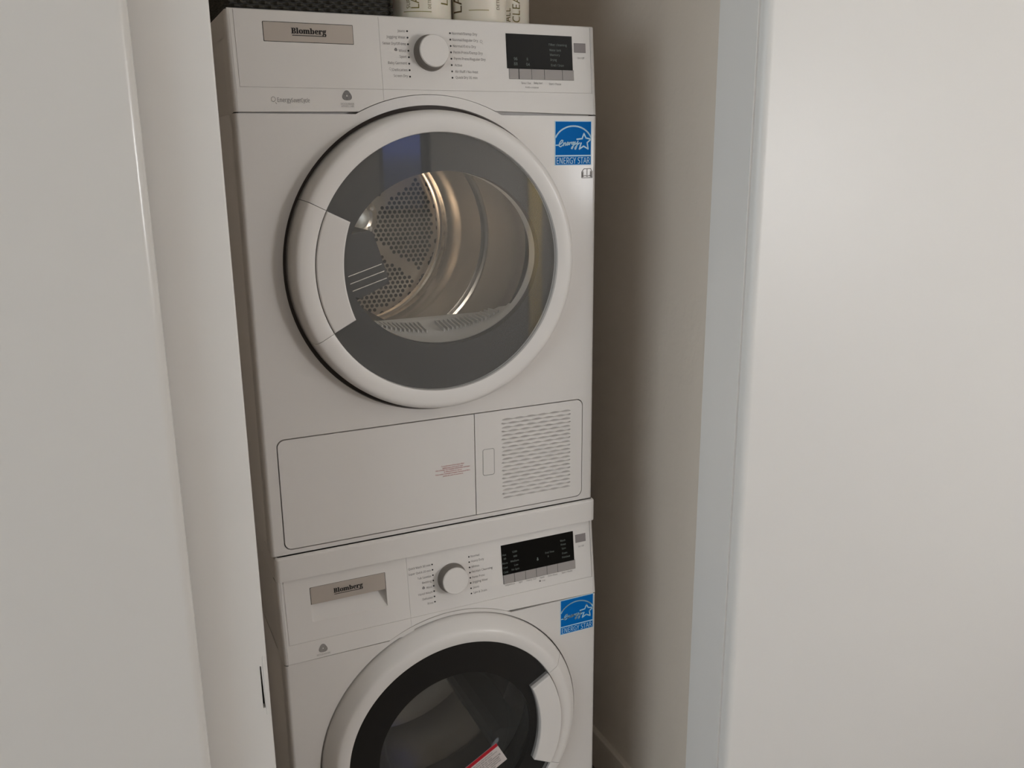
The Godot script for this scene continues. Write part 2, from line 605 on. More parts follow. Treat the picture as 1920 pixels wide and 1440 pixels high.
# ------------------------------------------------------------------ what both machines share
func cabinet(t: Node3D, h0: float, hm: float, h1: float, zfront: float, hw: float) -> void:
	var r := 0.006
	for s in [-1.0, 1.0]:
		var st := begin()
		var prof := []
		for i in 7:
			var a := PI / 2 * i / 6
			prof.append(Vector2(s * (hw - r + r * sin(a)), zfront - r + r * cos(a)))
		prof.append(Vector2(s * hw, zfront - 0.035))
		prof.append(Vector2(s * (hw - 0.003), zfront - 0.040))      # pressed vertical bead in the sheet metal
		prof.append(Vector2(s * (hw - 0.003), zfront - 0.060))
		prof.append(Vector2(s * hw, zfront - 0.066))
		prof.append(Vector2(s * hw, -0.585))
		sweep(st, prof, h0, hm, Vector2(0, -0.2))
		sweep(st, [Vector2(s * (hw - 0.0005), -0.03), Vector2(s * (hw - 0.0005), -0.585)], hm, h1, Vector2(0, -0.2))
		build("side_panel", st, M.enamel, t)
	var b := begin()
	box(b, Vector3(-hw, h0, -0.60), Vector3(hw, h1, -0.585))
	build("back_panel", b, M.zinc, t)

func logo(st: SurfaceTool, x0: float, x1: float, y: float, z: float) -> void:
	for k in [-1.0, 0.0, 1.0]:
		write(st, "Blomberg", serif, (x0 + x1) / 2 + 0.0003 * k, y, 0.0105, 0, z, x1 - x0)
	ribbon(st, [Vector2(x0 + 0.001, y - 0.0052), Vector2(x1 - 0.001, y - 0.0052)], 0.0011, z)
	ribbon(st, [Vector2(x1 - 0.0012, y - 0.0052), Vector2(x1 - 0.0012, y - 0.002)], 0.0014, z)

func wool_mark(st: SurfaceTool, c: Vector2, r: float, z: float, n := 24) -> void:
	var p := PackedVector2Array()
	for i in n:
		var a := TAU * i / n
		p.append(c + Vector2.from_angle(a) * r * (1.0 + 0.10 * cos(3 * (a - PI / 2))))
	for i in n:
		var q0 := p[i]
		var q1 := p[(i + 1) % n]
		var in0 := c + (q0 - c) * 0.16
		var in1 := c + (q1 - c) * 0.16
		quad(st, Vector3(in0.x, in0.y, z), Vector3(q0.x, q0.y, z), Vector3(q1.x, q1.y, z), Vector3(in1.x, in1.y, z), Vector3(0, 0, 1))

func wool_lines(st: SurfaceTool, c: Vector2, r: float, z: float) -> void:
	for k in 3:
		for m in [0.35, 0.6, 0.85]:
			var pts := []
			for i in 6:
				var a: float = PI / 2 + TAU * k / 3 + lerpf(-0.9, 0.75, i / 5.0)
				pts.append(c + Vector2.from_angle(a) * r * m * (1.0 - 0.10 * i / 5.0))
			ribbon(st, pts, r * 0.05, z)

func leaf(st: SurfaceTool, c: Vector2, s: float, z: float) -> void:
	var pts := []
	for i in 13:
		var a := TAU * i / 12 + 2.4
		pts.append(c + Vector2(cos(a) * 0.9, sin(a)) * s * (0.75 + 0.25 * cos(a - 2.4)))
	ribbon(st, pts, s * 0.14, z)
	ribbon(st, [c + Vector2(0.5, -0.9) * s, c + Vector2(0.8, -1.3) * s], s * 0.16, z)

# the blue label: u runs right 0..705, v down 0..860
func energy_label(parent: Node3D, at: Vector3, w: float, h: float) -> void:
	var st := begin()
	plate(st, rrect(-0.0008, -h - 0.0008, w + 0.0008, 0.0008, [0, 0, 0, 0]), -0.0004, 0.0003)
	var o := build("energy_label", st, M.blue_print, parent, "blue and white energy label")
	o.position = at
	var kx := w / 705.0
	var ky := h / 860.0
	var p := func(u, v): return Vector2(u * kx, -v * ky)
	st = begin()
	plate(st, PackedVector2Array([p.call(4, 664), p.call(701, 664), p.call(701, 4), p.call(4, 4)]), 0.0003, 0.0005)
	plate(st, PackedVector2Array([p.call(4, 856), p.call(701, 856), p.call(701, 692), p.call(4, 692)]), 0.0003, 0.0005)
	build("blue_field", st, M.blue, o)
	st = begin()
	var z := 0.0007
	var pts := []
	for i in 25:
		var a := lerpf(PI - 0.435, 0.435, i / 24.0)
		pts.append(p.call(353 + 383 * cos(a), 474 - 384 * sin(a)))
	ribbon(st, pts, 26 * kx, z)
	for stroke in [
		[[10, 468], [62, 466], [110, 436], [142, 398], [146, 374], [124, 368], [98, 396], [74, 446], [76, 486], [102, 498], [140, 472], [156, 452]],
		[[160, 420], [156, 478], [170, 440], [192, 416], [200, 430], [194, 470], [214, 462], [232, 440], [252, 420], [240, 408], [224, 440], [232, 466], [258, 450], [276, 412], [272, 460], [286, 426], [310, 408]],
		[[356, 408], [330, 412], [316, 436], [328, 452], [350, 440], [366, 404], [344, 510], [326, 540], [312, 530], [330, 496], [380, 452]],
		[[390, 402], [382, 436], [400, 446], [424, 424], [444, 386], [416, 500], [400, 545], [382, 545], [386, 515], [430, 460], [474, 424]]]:
		var q := []
		for s in stroke:
			q.append(p.call(s[0], s[1]))
		ribbon(st, q, 19 * kx, z)
	var star := [[560, 236], [600, 326], [700, 352], [626, 420], [646, 546], [556, 490], [470, 546], [506, 424]]
	var q2 := []
	for s in star:
		q2.append(p.call(s[0], s[1]))
	ribbon(st, q2, 24 * kx, z)
	ribbon(st, [p.call(560, 236), p.call(524, 340), p.call(420, 352)], 24 * kx, z)
	write(st, "ENERGY STAR", sans, w / 2, -774 * ky, 160 * ky * 1.05, 0, z, 655 * kx)
	build("label_print", st, M.blue_print, o)

func knob(parent: Node3D, c: Vector2) -> void:
	var st := begin()
	lathe(st, [Vector2(0.0272, 0.0), Vector2(0.0268, 0.003), Vector2(0.0245, 0.0055), Vector2(0.0240, 0.0178)], c, 0, TAU, 64)
	build("knob_skirt", st, M.skirt, parent, "dark satin knob skirt")
	st = begin()
	lathe(st, [Vector2(0.0240, 0.0178), Vector2(0.0237, 0.0192), Vector2(0.0228, 0.0200), Vector2(0.0, 0.0200)], c, 0, TAU, 64)
	build("knob", st, M.plastic, parent, "white round dial face")

# raised door ring with its handle sector; mid is the handle's middle angle, half its half width
func door_ring(t: Node3D, c: Vector2, prof: Array, mid: float, half: float, zface: float, z0: float) -> MeshInstance3D:
	var gap := 0.0035
	var st := begin()
	lathe(st, prof, c, mid + half + gap, mid - half - gap + TAU, 150)
	var door := build("door", st, M.plastic, t, "white round porthole door ring")
	st = begin()
	lathe(st, prof, c, mid - half, mid + half, 36)
	build("handle_trim", st, M.plastic, door)
	var rim: float = prof[-1].x
	st = begin()
	var poly := PackedVector2Array()
	for i in 25:
		poly.append(c + Vector2.from_angle(lerpf(mid - half, mid + half, i / 24.0)) * (rim - 0.0009))
	for i in 25:
		var f := i / 24.0
		poly.append(c + Vector2.from_angle(lerpf(mid + half, mid - half, f)) * (0.1605 + 0.004 * pow(2.0 * f - 1.0, 2)))
	plate(st, poly, z0, zface, 0.0025)
	build("handle", st, M.plastic, door, "white curved door handle")
	return door

# ------------------------------------------------------------------ dryer
func dryer() -> void:
	var t := thing("dryer", Vector3(0, DY, 0), "white tumble dryer stacked on top of the washer, steel drum seen through its glass", "dryer")
	cabinet(t, 0.0, 0.6900, 0.80, 0.0, 0.2975)
	var st := begin()
	xf = Transform3D(Basis(Vector3.RIGHT, -PI / 2))
	plate(st, rrect(-0.2982, 0.0160, 0.2982, 0.58, [0.006, 0.006, 0.004, 0.004]), 0.796, 0.8315, 0.003)
	build("top_panel", st, M.enamel, t)
	st = begin()
	box(st, Vector3(-0.2965, 0.0, -0.55), Vector3(0.2965, 0.004, -0.004))
	build("base_panel", st, M.enamel, t)

	# front sheet: round hole for the door, rounded opening for the flaps
	var hx := 0.2915
	var dc := Vector2(0, 0.459)
	st = begin()
	var up := PackedVector2Array([Vector2(-hx, 0.2045), Vector2(hx, 0.2045), Vector2(hx, 0.6900)])
	var arch := 0.2605
	var ax := acos((0.6900 - 0.459) / arch)
	for i in 25:
		up.append(dc + Vector2.from_angle(PI / 2 - ax + 2 * ax * i / 24.0) * arch)
	up.append(Vector2(-hx, 0.6900))
	ring(st, dc, func(_a): return 0.2452, func(a): return ray_poly(up, dc, a), 0.0, 0.014, 0.006, Array(up), 120)
	var low := PackedVector2Array([Vector2(-hx, 0.0), Vector2(hx, 0.0), Vector2(hx, 0.2045), Vector2(-hx, 0.2045)])
	var hole := rrect(-0.2760, 0.0070, 0.2760, 0.1965, [0.013, 0.013, 0.013, 0.013])
	var lc := Vector2(0, 0.101)
	ring(st, lc, func(a): return ray_poly(hole, lc, a), func(a): return ray_poly(low, lc, a), 0.0, 0.02, 0.0, Array(low) + Array(hole), 60)
	quad(st, Vector3(-hx, 0, 0), Vector3(hx, 0, 0), Vector3(hx, 0, -0.02), Vector3(-hx, 0, -0.02), Vector3.DOWN)
	build("front_panel", st, M.enamel, t)
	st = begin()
	ring(st, dc, func(_a): return 0.214, func(_a): return 0.2452, -0.0135, 0.02, 0.0, [], 96)  # floor of the door gap, coloured dark to stand for its shade
	build("door_gap_shade", st, mat(Color(0.33, 0.30, 0.28), 0.7), t, "dark ring round the door opening, gap shade put into its colour")
	st = begin()
	box(st, Vector3(-0.289, 0.004, -0.024), Vector3(0.289, 0.20, -0.0195))
	build("plinth_recess", st, M.dark, t)

	# control panel, leaning back a little
	var lean := atan2(0.013, 0.1377)
	var pt := Transform3D(Basis(Vector3.RIGHT, -lean), Vector3(0, 0.6908, 0))
	var panel := control_frame(t, pt, 0.1410, 0.459 - 0.6908, 0.2615, 0.2915, 0.2975, 0.0355, 0.0355)
	st = begin()
	var slot := rrect(-0.2470, 0.0990, -0.1150, 0.1268, [0.001, 0.001, 0.001, 0.002])
	var sc := Vector2(-0.181, 0.1129)
	var dr := PackedVector2Array([Vector2(-0.2857, 0.0362), Vector2(-0.0751, 0.0362), Vector2(-0.0751, 0.1408), Vector2(-0.2857, 0.1408)])
	ring(st, sc, func(a): return ray_poly(slot, sc, a), func(a): return ray_poly(dr, sc, a), 0.0, 0.006, 0.006, Array(slot) + Array(dr), 12)
	build("drawer_front", st, M.plastic, panel)
	st = begin()
	plate(st, slot, -0.002, -0.0007)
	build("nameplate_bed", st, M.dark, panel)
	st = begin()
	plate(st, rrect(-0.2461, 0.0998, -0.1156, 0.1261, [0.0008, 0.0008, 0.0008, 0.0015]), -0.006, 0.0002, 0.0004)
	build("nameplate", st, M.silver, panel, "grey-beige nameplate")
	st = begin()
	logo(st, -0.2062, -0.1555, 0.1140, 0.0005)
	build("nameplate_print", st, M.print_dark, panel)
	st = begin()
	plate(st, PackedVector2Array([Vector2(-0.0748, 0.0362), Vector2(0.2889, 0.0362), Vector2(0.2889, 0.1408), Vector2(-0.0748, 0.1408)]), -0.006, 0.0, 0.0003, 1)
	build("fascia", st, M.plastic, panel)
	knob(panel, Vector2(0.0050, 0.0912))
	programme_dots(panel, -0.0305, 0.0392, 0.1219, 0.0095)
	st = begin()
	var ll := ["Jeans", "Jogging Wear", "Sensor Dry/Off-time", "Wool", "Sport", "Baby Garment", "Delicates", "Screen Dry"]
	var lw := [0.0120, 0.0300, 0.0365, 0.0120, 0.0110, 0.0300, 0.0240, 0.0225]
	for i in 8:
		write(st, ll[i], sans, -0.0341, 0.1215 - 0.0094 * i, 0.0052, 1, 0.0003, lw[i])
	wool_mark(st, Vector2(-0.0505, 0.0945), 0.0024, 0.0003, 12)
	leaf(st, Vector2(-0.0610, 0.0658), 0.0024, 0.0003)
	var rl := ["Normal/Damp Dry", "Normal/Regular Dry", "Normal/Extra Dry", "Perm Press/Damp Dry", "Perm Press/Regular Dry", "Active", "Air Fluff / No Heat", "Quick Dry 35 min"]
	var rw := [0.0425, 0.0430, 0.0385, 0.0495, 0.0535, 0.0125, 0.0390, 0.0370]
	for i in 8:
		write(st, rl[i], sans, 0.0425 + 0.0003 * i, 0.1214 - 0.0094 * i, 0.0052, -1, 0.0003, rw[i])
	leaf(st, Vector2(0.0915, 0.1112), 0.0026, 0.0003)
	write(st, "On / Off", sans, 0.2702, 0.0921, 0.0042, 0, 0.0003, 0.0130)
	write(st, "Time / Dur.", sans, 0.1672, 0.0500, 0.0046, 0, 0.0003, 0.0185)
	write(st, "Delay Start", sans, 0.1890, 0.0500, 0.0046, 0, 0.0003, 0.0160)
	write(st, "Start / Pause", sans, 0.2199, 0.0496, 0.0046, 0, 0.0003, 0.0225)
	write(st, "Anti-crease", sans, 0.1770, 0.0436, 0.0040, 0, 0.0003, 0.0245)
	leaf(st, Vector2(-0.2400, 0.0185), 0.0044, 0.0003)
	write(st, "SaverCycle", sans, -0.1880, 0.0174, 0.0078, 1, 0.0003, 0.0265)
	build("printed_labels", st, M.print_grey, panel)
	st = begin()
	write(st, "Energy", sans, -0.2350, 0.0174, 0.0082, -1, 0.0003, 0.0205)
	build("cycle_print", st, M.emblem, panel)
	st = begin()
	wool_mark(st, Vector2(-0.1317, 0.0255), 0.0072, 0.0003, 36)
	build("emblem", st, M.emblem, panel)
	st = begin()
	wool_lines(st, Vector2(-0.1317, 0.0255), 0.0072, 0.0005)
	write(st, "WOOLMARK", sans, -0.1317, 0.0140, 0.0042, 0, 0.0003, 0.0210)
	write(st, "APPAREL CARE", sans, -0.1317, 0.0104, 0.0036, 0, 0.0003, 0.0195)
	build("emblem_print", st, mat(Color(0.66, 0.64, 0.63), 0.6), panel)
	st = begin()
	plate(st, rrect(0.1342, 0.0722, 0.2541, 0.1258, [0, 0, 0, 0]), -0.002, 0.0006, 0.0003, 1)
	build("display", st, M.black, panel, "black glossy display")
	st = begin()
	for m in [[0.0872, "96"], [0.0795, "88"]]:
		write(st, m[1], sans, 0.1497, m[0], 0.0062, 0, 0.0008)
	write(st, "8", sans, 0.1708, 0.0874, 0.0060, 0, 0.0008)
	write(st, "04", sans, 0.1718, 0.0793, 0.0060, 0, 0.0008)
	var dl := ["Filter cleaning", "Water tank", "Memory", "Drying", "End / Iron"]
	var dw := [0.0335, 0.0215, 0.0185, 0.0115, 0.0235]
	for i in 5:
		write(st, dl[i], sans, 0.2108 + 0.0007 * i, 0.1108 - 0.0079 * i, 0.0048, -1, 0.0008, dw[i])
	build("display_print", st, M.print_pale, panel)
	var cuts := [0.1370, 0.1542, 0.1773, 0.2006, 0.2340, 0.2557]
	st = begin()
	plate(st, rrect(0.1372, 0.0558, 0.2556, 0.0722, [0, 0, 0, 0]), -0.002, 0.0002)
	build("button_bed", st, M.dark, panel)
	for i in 5:
		st = begin()
		plate(st, rrect(cuts[i] + (0.0011 if i == 1 else 0.0003), 0.0560, cuts[i + 1] - 0.0002, 0.0720, [0, 0, 0, 0]), -0.002, 0.0009, 0.0004, 2)
		build("button", st, M.button, panel)
	st = begin()
	plate(st, rrect(0.2580, 0.1005, 0.2793, 0.1154, [0, 0, 0, 0]), -0.002, 0.0012, 0.0004, 2)
	build("power_button", st, mat(Color(0.52, 0.49, 0.485), 0.45), panel, "grey power button")

	energy_label(t, Vector3(0.2179, 0.6810, 0.0003), 0.0684, 0.0706)
	st = begin()
	for a in [[[0.2722, 0.5885], [0.2722, 0.5985], [0.2765, 0.6035], [0.2895, 0.6035], [0.2925, 0.5985], [0.2925, 0.5885], [0.2722, 0.5885]], [[0.2735, 0.5905], [0.2790, 0.5925], [0.2825, 0.5905], [0.2865, 0.5925], [0.2915, 0.5905]], [[0.2825, 0.5905], [0.2825, 0.6025]], [[0.2737, 0.590], [0.2737, 0.5975]], [[0.2748, 0.590], [0.2748, 0.599]], [[0.2905, 0.590], [0.2905, 0.5985]], [[0.2891, 0.590], [0.2891, 0.5995]]]:
		var q := []
		for s in a:
			q.append(Vector2(s[0] - 0.003, s[1]))
		ribbon(st, q, 0.0011, 0.0004)
	build("manual_symbol", st, M.print_grey, t, "grey open book symbol")

	# lower flaps
	st = begin()
	plate(st, rrect(-0.2744, 0.0086, 0.0612, 0.1945, [0.012, 0.0, 0.0, 0.012]), -0.016, 0.0, 0.0006, 2)
	var flap := build("tank_flap", st, M.plastic, t, "wide blank lower flap with red print")
	st = begin()
	var red := ["To avoid risk of fire clean filter", "before and after each load", "Afin d'eviter les risques d'incendie nettoyer", "le filtre avant et apres", "Para evitar incendios limpiar siempre el filtro", "antes de usar la secadora"]
	var redw := [0.0430, 0.0375, 0.0640, 0.0330, 0.0640, 0.0370]
	for i in 6:
		write(st, red[i], sans, 0.0195, 0.1090 - 0.0036 * i, 0.0030, 0, 0.0003, redw[i])
	build("warning_print", st, M.red, flap, "small red warning text")
	filter_cover(t)

	# door
	var prof := [Vector2(0.2385, -0.013), Vector2(0.2383, 0.010), Vector2(0.2372, 0.024), Vector2(0.2355, 0.0315), Vector2(0.2330, 0.0355), Vector2(0.2295, 0.0375), Vector2(0.2250, 0.0380), Vector2(0.2065, 0.0372), Vector2(0.2048, 0.0365), Vector2(0.2042, 0.0350), Vector2(0.2042, 0.0200)]
	var door := door_ring(t, dc, prof, deg_to_rad(180.3), deg_to_rad(27.0), 0.0382, 0.033)
	st = begin()
	lathe(st, [Vector2(0.2042, 0.0290), Vector2(0.2040, 0.0318), Vector2(0.0, 0.0322)], dc, 0, TAU, 96, false, true)
	build("glass", st, M.glass, door, "clear round door glass")
	# dark inner frame with an oval window
	var oc := Vector2(0.011, 0.4665)
	st = begin()
	ring(st, oc, func(a): return oval(a, 0.1640, 0.1385), func(a): return circle_from(oc, dc, 0.2042, a), 0.0240, 0.016, 0.0, [], 120)
	build("window_frame", st, M.frit, door, "dark grey oval window surround")
	st = begin()
	# pale lip running back into the drum mouth, its floor sloping up to the lint screen
	ring(st, oc, func(a): return oval(a, 0.1655, 0.1400), func(a): return circle_from(oc, dc, 0.2300, a), 0.0075, 0.024, 0.0, [], 120)
	build("drum_mouth", st, M.lip, t)
	lint_screen(t, oc)
	drum(t)

func circle_from(o: Vector2, c: Vector2, r: float, a: float) -> float:
	var d := Vector2.from_angle(a)
	var m := o - c
	var b := m.dot(d)
	return -b + sqrt(b * b - m.length_squared() + r * r)

func lint_screen(t: Node3D, oc: Vector2) -> void:
	var st := begin()
	var yb := 0.3535
	var zb := -0.100
	var zf := 0.008
	var n := 40
	var x0 := -0.125
	var x1 := 0.142
	var edge := func(x): return oc.y - 0.1385 * sqrt(maxf(0.0, 1.0 - pow((x - oc.x) / 0.164, 2))) + 0.0006
	st.set_smooth_group(3)
	for i in n:
		var a := lerpf(x0, x1, float(i) / n)
		var b := lerpf(x0, x1, float(i + 1) / n)
		var rows := [[zf, 0.0], [-0.012, 0.14], [-0.030, 0.20], [-0.034, 0.36], [-0.074, 0.62], [-0.078, 0.86], [zb, 1.0]]
		for k in rows.size() - 1:
			var p := []
			for w in [[a, k], [b, k], [b, k + 1], [a, k + 1]]:
				var y0: float = edge.call(w[0])
				var bx: float = lerpf(w[0], oc.x + (w[0] - oc.x) * 1.02, float(rows[w[1]][1]))
				p.append(Vector3(bx, lerpf(y0, yb, float(rows[w[1]][1])), rows[w[1]][0]))
			quad(st, p[0], p[1], p[2], p[3], Vector3(0, 1, 0.6))
	st.set_smooth_group(-1)
	var o := build("lint_screen", st, M.lip, t, "pale grey lint screen housing at the bottom of the drum mouth")
	st = begin()
	for i in 30:
		var x := lerpf(-0.098, 0.122, i / 29.0)
		if i in [13, 14, 15]:
			continue
		var y0: float = edge.call(x)
		var ya := lerpf(y0, yb, 0.36)
		var yc := lerpf(y0, yb, 0.64)
		xf = Transform3D()
		var f := oc.x + (x - oc.x) * 1.02
		var h := 0.0055
		var w := 0.0014
		var pts := [Vector3(f - w, ya, -0.033), Vector3(f + w, ya, -0.033), Vector3(f + w, yc, -0.076), Vector3(f - w, yc, -0.076)]
		var up := Vector3(0, h, 0)
		quad(st, pts[0] + up, pts[1] + up, pts[2] + up, pts[3] + up, Vector3.UP)
		quad(st, pts[0], pts[1], pts[1] + up, pts[0] + up, Vector3(0, 0, 1))
		quad(st, pts[0], pts[3], pts[3] + up, pts[0] + up, Vector3(-1, 0, 0))
		quad(st, pts[1], pts[2], pts[2] + up, pts[1] + up, Vector3(1, 0, 0))
	var g := build("screen_ribs", st, M.lip, o)
	g.set_meta("kind", "stuff")

func filter_cover(t: Node3D) -> void:
	# cover with rows of wavy louvre slots, cut through and each floored by a slope
	var x0 := 0.1120
	var x1 := 0.2520
	var y0 := 0.0270
	var y1 := 0.1805
	var rows := 21
	var pitch := (y1 - y0) / rows
	var st := begin()
	var whole := rrect(0.0626, 0.0086, 0.2745, 0.1947, [0.0, 0.012, 0.012, 0.0])
	var inner := PackedVector2Array([Vector2(x0, y0), Vector2(x1, y0), Vector2(x1, y1), Vector2(x0, y1)])
	var c := (inner[0] + inner[2]) / 2.0
	ring(st, c, func(a): return ray_poly(inner, c, a), func(a): return ray_poly(whole, c, a), 0.0, 0.0, 0.012, Array(whole) + Array(inner), 24)
	var o := build("filter_cover", st, M.plastic, t, "filter cover with wavy louvres")
	var nx := 72
	var lens := func(x, odd): return pow(absf(sin(PI * ((x - x0) / 0.0235 + (0.5 if odd else 0.0)))), 1.4)
	# edges[i] = y of the slat's lower and upper edge at each x
	for r in rows + 1:
		st = begin()
		for i in nx:
			var q := []
			for xi in [i, i + 1]:
				var x := lerpf(x0, x1, float(xi) / nx)
				var fade := clampf(minf(x - x0 - (0.0025 if r % 2 else 0.0), x1 - x - (0.003 if r % 2 else 0.0)) / 0.001, 0.0, 1.0)
				var lo := y0
				var hi := y1
				var below := y0 + pitch * (r - 0.5)
				var above := y0 + pitch * (r + 0.5)
				if r > 0:
					lo = below + fade * (0.0007 + 0.0016 * float(lens.call(x, (r - 1) % 2 == 1)))
				if r < rows:
					hi = above - fade * (0.0004 + 0.0012 * float(lens.call(x, r % 2 == 1)))
				q.append([x, lo, hi])
			var a0 := Vector3(q[0][0], q[0][1], 0)
			var a1 := Vector3(q[1][0], q[1][1], 0)
			var b0 := Vector3(q[0][0], q[0][2], 0)
			var b1 := Vector3(q[1][0], q[1][2], 0)
			quad(st, a0, a1, b1, b0, Vector3(0, 0, 1))
			if r > 0:                                     # underside of the slat, going back into the slot
				quad(st, a0, a1, a1 + Vector3(0, 0.0004, -0.006), a0 + Vector3(0, 0.0004, -0.006), Vector3.DOWN)
			if r < rows:                                  # slope that rises from this slat's top edge into the slot above it
				quad(st, b0, b1, b1 + Vector3(0, 0.0034, -0.0075), b0 + Vector3(0, 0.0034, -0.0075), Vector3(0, 1, 1))
		build("louvre_slat", st, M.plastic, o)
	st = begin()
	plate(st, rrect(0.0770, 0.0800, 0.0975, 0.1270, [0.003, 0.003, 0.003, 0.003]), -0.002, 0.0005, 0.0004, 2)
	build("latch_button", st, M.plastic, o)
	st = begin()
	var rim := rrect(0.0763, 0.0793, 0.0982, 0.1277, [0.0035, 0.0035, 0.0035, 0.0035])
	var pts := Array(rim)
	pts.append(rim[0])
	ribbon(st, pts, 0.0007, 0.0002)
	build("latch_outline", st, M.print_grey, o)

func drum(t: Node3D) -> void:
	var c := Vector2(0.0, 0.478)
	var R := 0.205
	var st := begin()
	var prof := [Vector2(0.176, -0.030), Vector2(0.196, -0.034), Vector2(R, -0.046)]
	var zs := [[-0.262, 0.0], [-0.266, -0.004], [-0.270, 0.0], [-0.276, 0.003], [-0.282, 0.0], [-0.286, -0.004], [-0.290, 0.0], [-0.516, 0.0], [-0.520, -0.004], [-0.524, 0.0], [-0.530, 0.003], [-0.536, 0.0], [-0.540, -0.004], [-0.544, 0.0]]
	for i in range(1, 12):                                # a soft swell between the two pairs of ridges
		var u := i / 12.0
		zs.append([lerpf(-0.380, -0.505, u), -0.012 * (0.5 - 0.5 * cos(TAU * u))])
	zs.sort_custom(func(a, b): return a[0] > b[0])
	for z in zs:
		prof.append(Vector2(R + z[1], z[0]))
	prof.append(Vector2(R, -0.574))
	lathe(st, prof, c, 0, TAU, 120, false)
	var d := build("drum", st, M.steel, t, "stainless steel drum with pressed rings")
	# perforated back plate: hexagonal cells, each a ring about its hole
	st = begin()
	var s := 0.0112
	for iy in range(-20, 21):
		for ix in range(-20, 21):
			var p := Vector2((ix + (0.5 if iy % 2 else 0.0)) * s, iy * s * 0.866)
			if p.length() > R - 0.001:
				continue
			var solid := p.length() < 0.045 or p.length() > R - 0.012 or absf(fposmod(p.angle(), TAU / 5) - TAU / 10) < 0.012 / maxf(p.length(), 0.02)
			for k in 12:
				var a := TAU * k / 12
				var b := TAU * (k + 1) / 12
				var ra := s * 0.5 / cos(fposmod(a + TAU / 12, TAU / 6) - TAU / 12)
				var rb := s * 0.5 / cos(fposmod(b + TAU / 12, TAU / 6) - TAU / 12)
				var hr := 0.0 if solid else s * 0.36
				var pc := c + p
				var o0 := pc + Vector2.from_angle(a) * ra
				var o1 := pc + Vector2.from_angle(b) * rb
				var i0 := pc + Vector2.from_angle(a) * hr
				var i1 := pc + Vector2.from_angle(b) * hr
				quad(st, Vector3(i0.x, i0.y, -0.548), Vector3(o0.x, o0.y, -0.548), Vector3(o1.x, o1.y, -0.548), Vector3(i1.x, i1.y, -0.548), Vector3(0, 0, 1))
	build("perforated_plate", st, M.zinc, d, "perforated metal rear plate of the drum")
	st = begin()
	plate(st, circle_poly(c, R, 48), -0.582, -0.572)
	build("air_duct", st, M.dark, d)
	st = begin()
	var hub := c + Vector2(0.018, 0.022)
	lathe(st, [Vector2(0.046, -0.548), Vector2(0.045, -0.538), Vector2(0.034, -0.534), Vector2(0.028, -0.536), Vector2(0.024, -0.530), Vector2(0.0, -0.526)], hub, 0, TAU, 48)
	for k in 5:
		var q := hub + Vector2.from_angle(TAU * k / 5 + 0.5) * 0.036
		lathe(st, [Vector2(0.005, -0.536), Vector2(0.0048, -0.529), Vector2(0.0, -0.528)], q, 0, TAU, 12)
	build("hub_cap", st, M.steel, d, "bright metal hub cap with screws")
	for k in 2:
		st = begin()
		xf = Transform3D(Basis(Vector3(0, 0, 1), deg_to_rad([197.0, 268.0][k])), Vector3(c.x, c.y, 0))
		var tip: float = [0.058, 0.165][k]
		var half: float = [0.049, 0.016][k]
		var prof2 := PackedVector2Array([Vector2(R - 0.002, -half - 0.012), Vector2(lerpf(R, tip, 0.6), -half - 0.006), Vector2(tip + 0.006, -half), Vector2(tip, -half + 0.006), Vector2(tip, half - 0.006), Vector2(tip + 0.006, half), Vector2(lerpf(R, tip, 0.6), half + 0.006), Vector2(R - 0.002, half + 0.012)])
		for i in prof2.size() - 1:
			var a2 := prof2[i]
			var b2 := prof2[i + 1]
			quad(st, Vector3(a2.x, a2.y, -0.12), Vector3(b2.x, b2.y, -0.12), Vector3(b2.x, b2.y, -0.54), Vector3(a2.x, a2.y, -0.54), Vector3(-1, (a2.y + b2.y) * 20, 0))
			if i > 0 and i < prof2.size() - 2:
				tri(st, Vector3(R - 0.01, 0, -0.12), Vector3(a2.x, a2.y, -0.12), Vector3(b2.x, b2.y, -0.12), Vector3(0, 0, 1))
		build("lifter", st, M.lifter, d)
		if k == 0:                                       # bright ridges across the end of the big lifter
			st = begin()
			xf = Transform3D(Basis(Vector3(0, 0, 1), deg_to_rad(197.0)), Vector3(c.x, c.y, 0))
			for m in 3:
				box(st, Vector3(tip + 0.004, half - 0.012 - 0.013 * m, -0.1205), Vector3(R - 0.03, half - 0.0105 - 0.013 * m, -0.117))
			build("lifter_ridges", st, M.steel, d).set_meta("kind", "stuff")
	# added glow and light above the drum's mouth, to brighten the drum
	st = begin()
	var lp := Vector3(-0.075, 0.628, -0.058)
	xf = Transform3D(Basis(Vector3.UP, PI), lp)
	lathe(st, [Vector2(0.012, -0.014), Vector2(0.012, 0.0), Vector2(0.008, 0.006), Vector2(0.0, 0.008)], Vector2.ZERO, 0, TAU, 20)
	var glow := mat(Color(1.0, 0.8, 0.6), 0.5)
	glow.emission_enabled = true
	glow.emission = Color(1.0, 0.72, 0.48)
	glow.emission_energy_multiplier = 1.2
	build("drum_fill_glow", st, glow, d, "small warm glow added to brighten the drum")
	var l := OmniLight3D.new()
	l.name = "drum_fill"
	t.add_child(l)
	l.position = lp + Vector3(0, 0, -0.018)
	l.light_color = Color(1.0, 0.97, 0.92)
	l.light_energy = 0.007
	l.light_size = 0.01
	l.omni_range = 2.0
	l.omni_attenuation = 2.0
	l.shadow_enabled = true
	st = begin()
	var lr := Vector3(-0.045, 0.405, -0.548)  # second added glow and light, low on the back plate
	xf = Transform3D(Basis(), lr)
	lathe(st, [Vector2(0.010, 0.0), Vector2(0.010, 0.010), Vector2(0.006, 0.015), Vector2(0.0, 0.016)], Vector2.ZERO, 0, TAU, 20)
	build("drum_fill_glow", st, glow, d, "small warm glow added to brighten the drum")
	var l2 := OmniLight3D.new()
	l2.name = "drum_fill_rear"
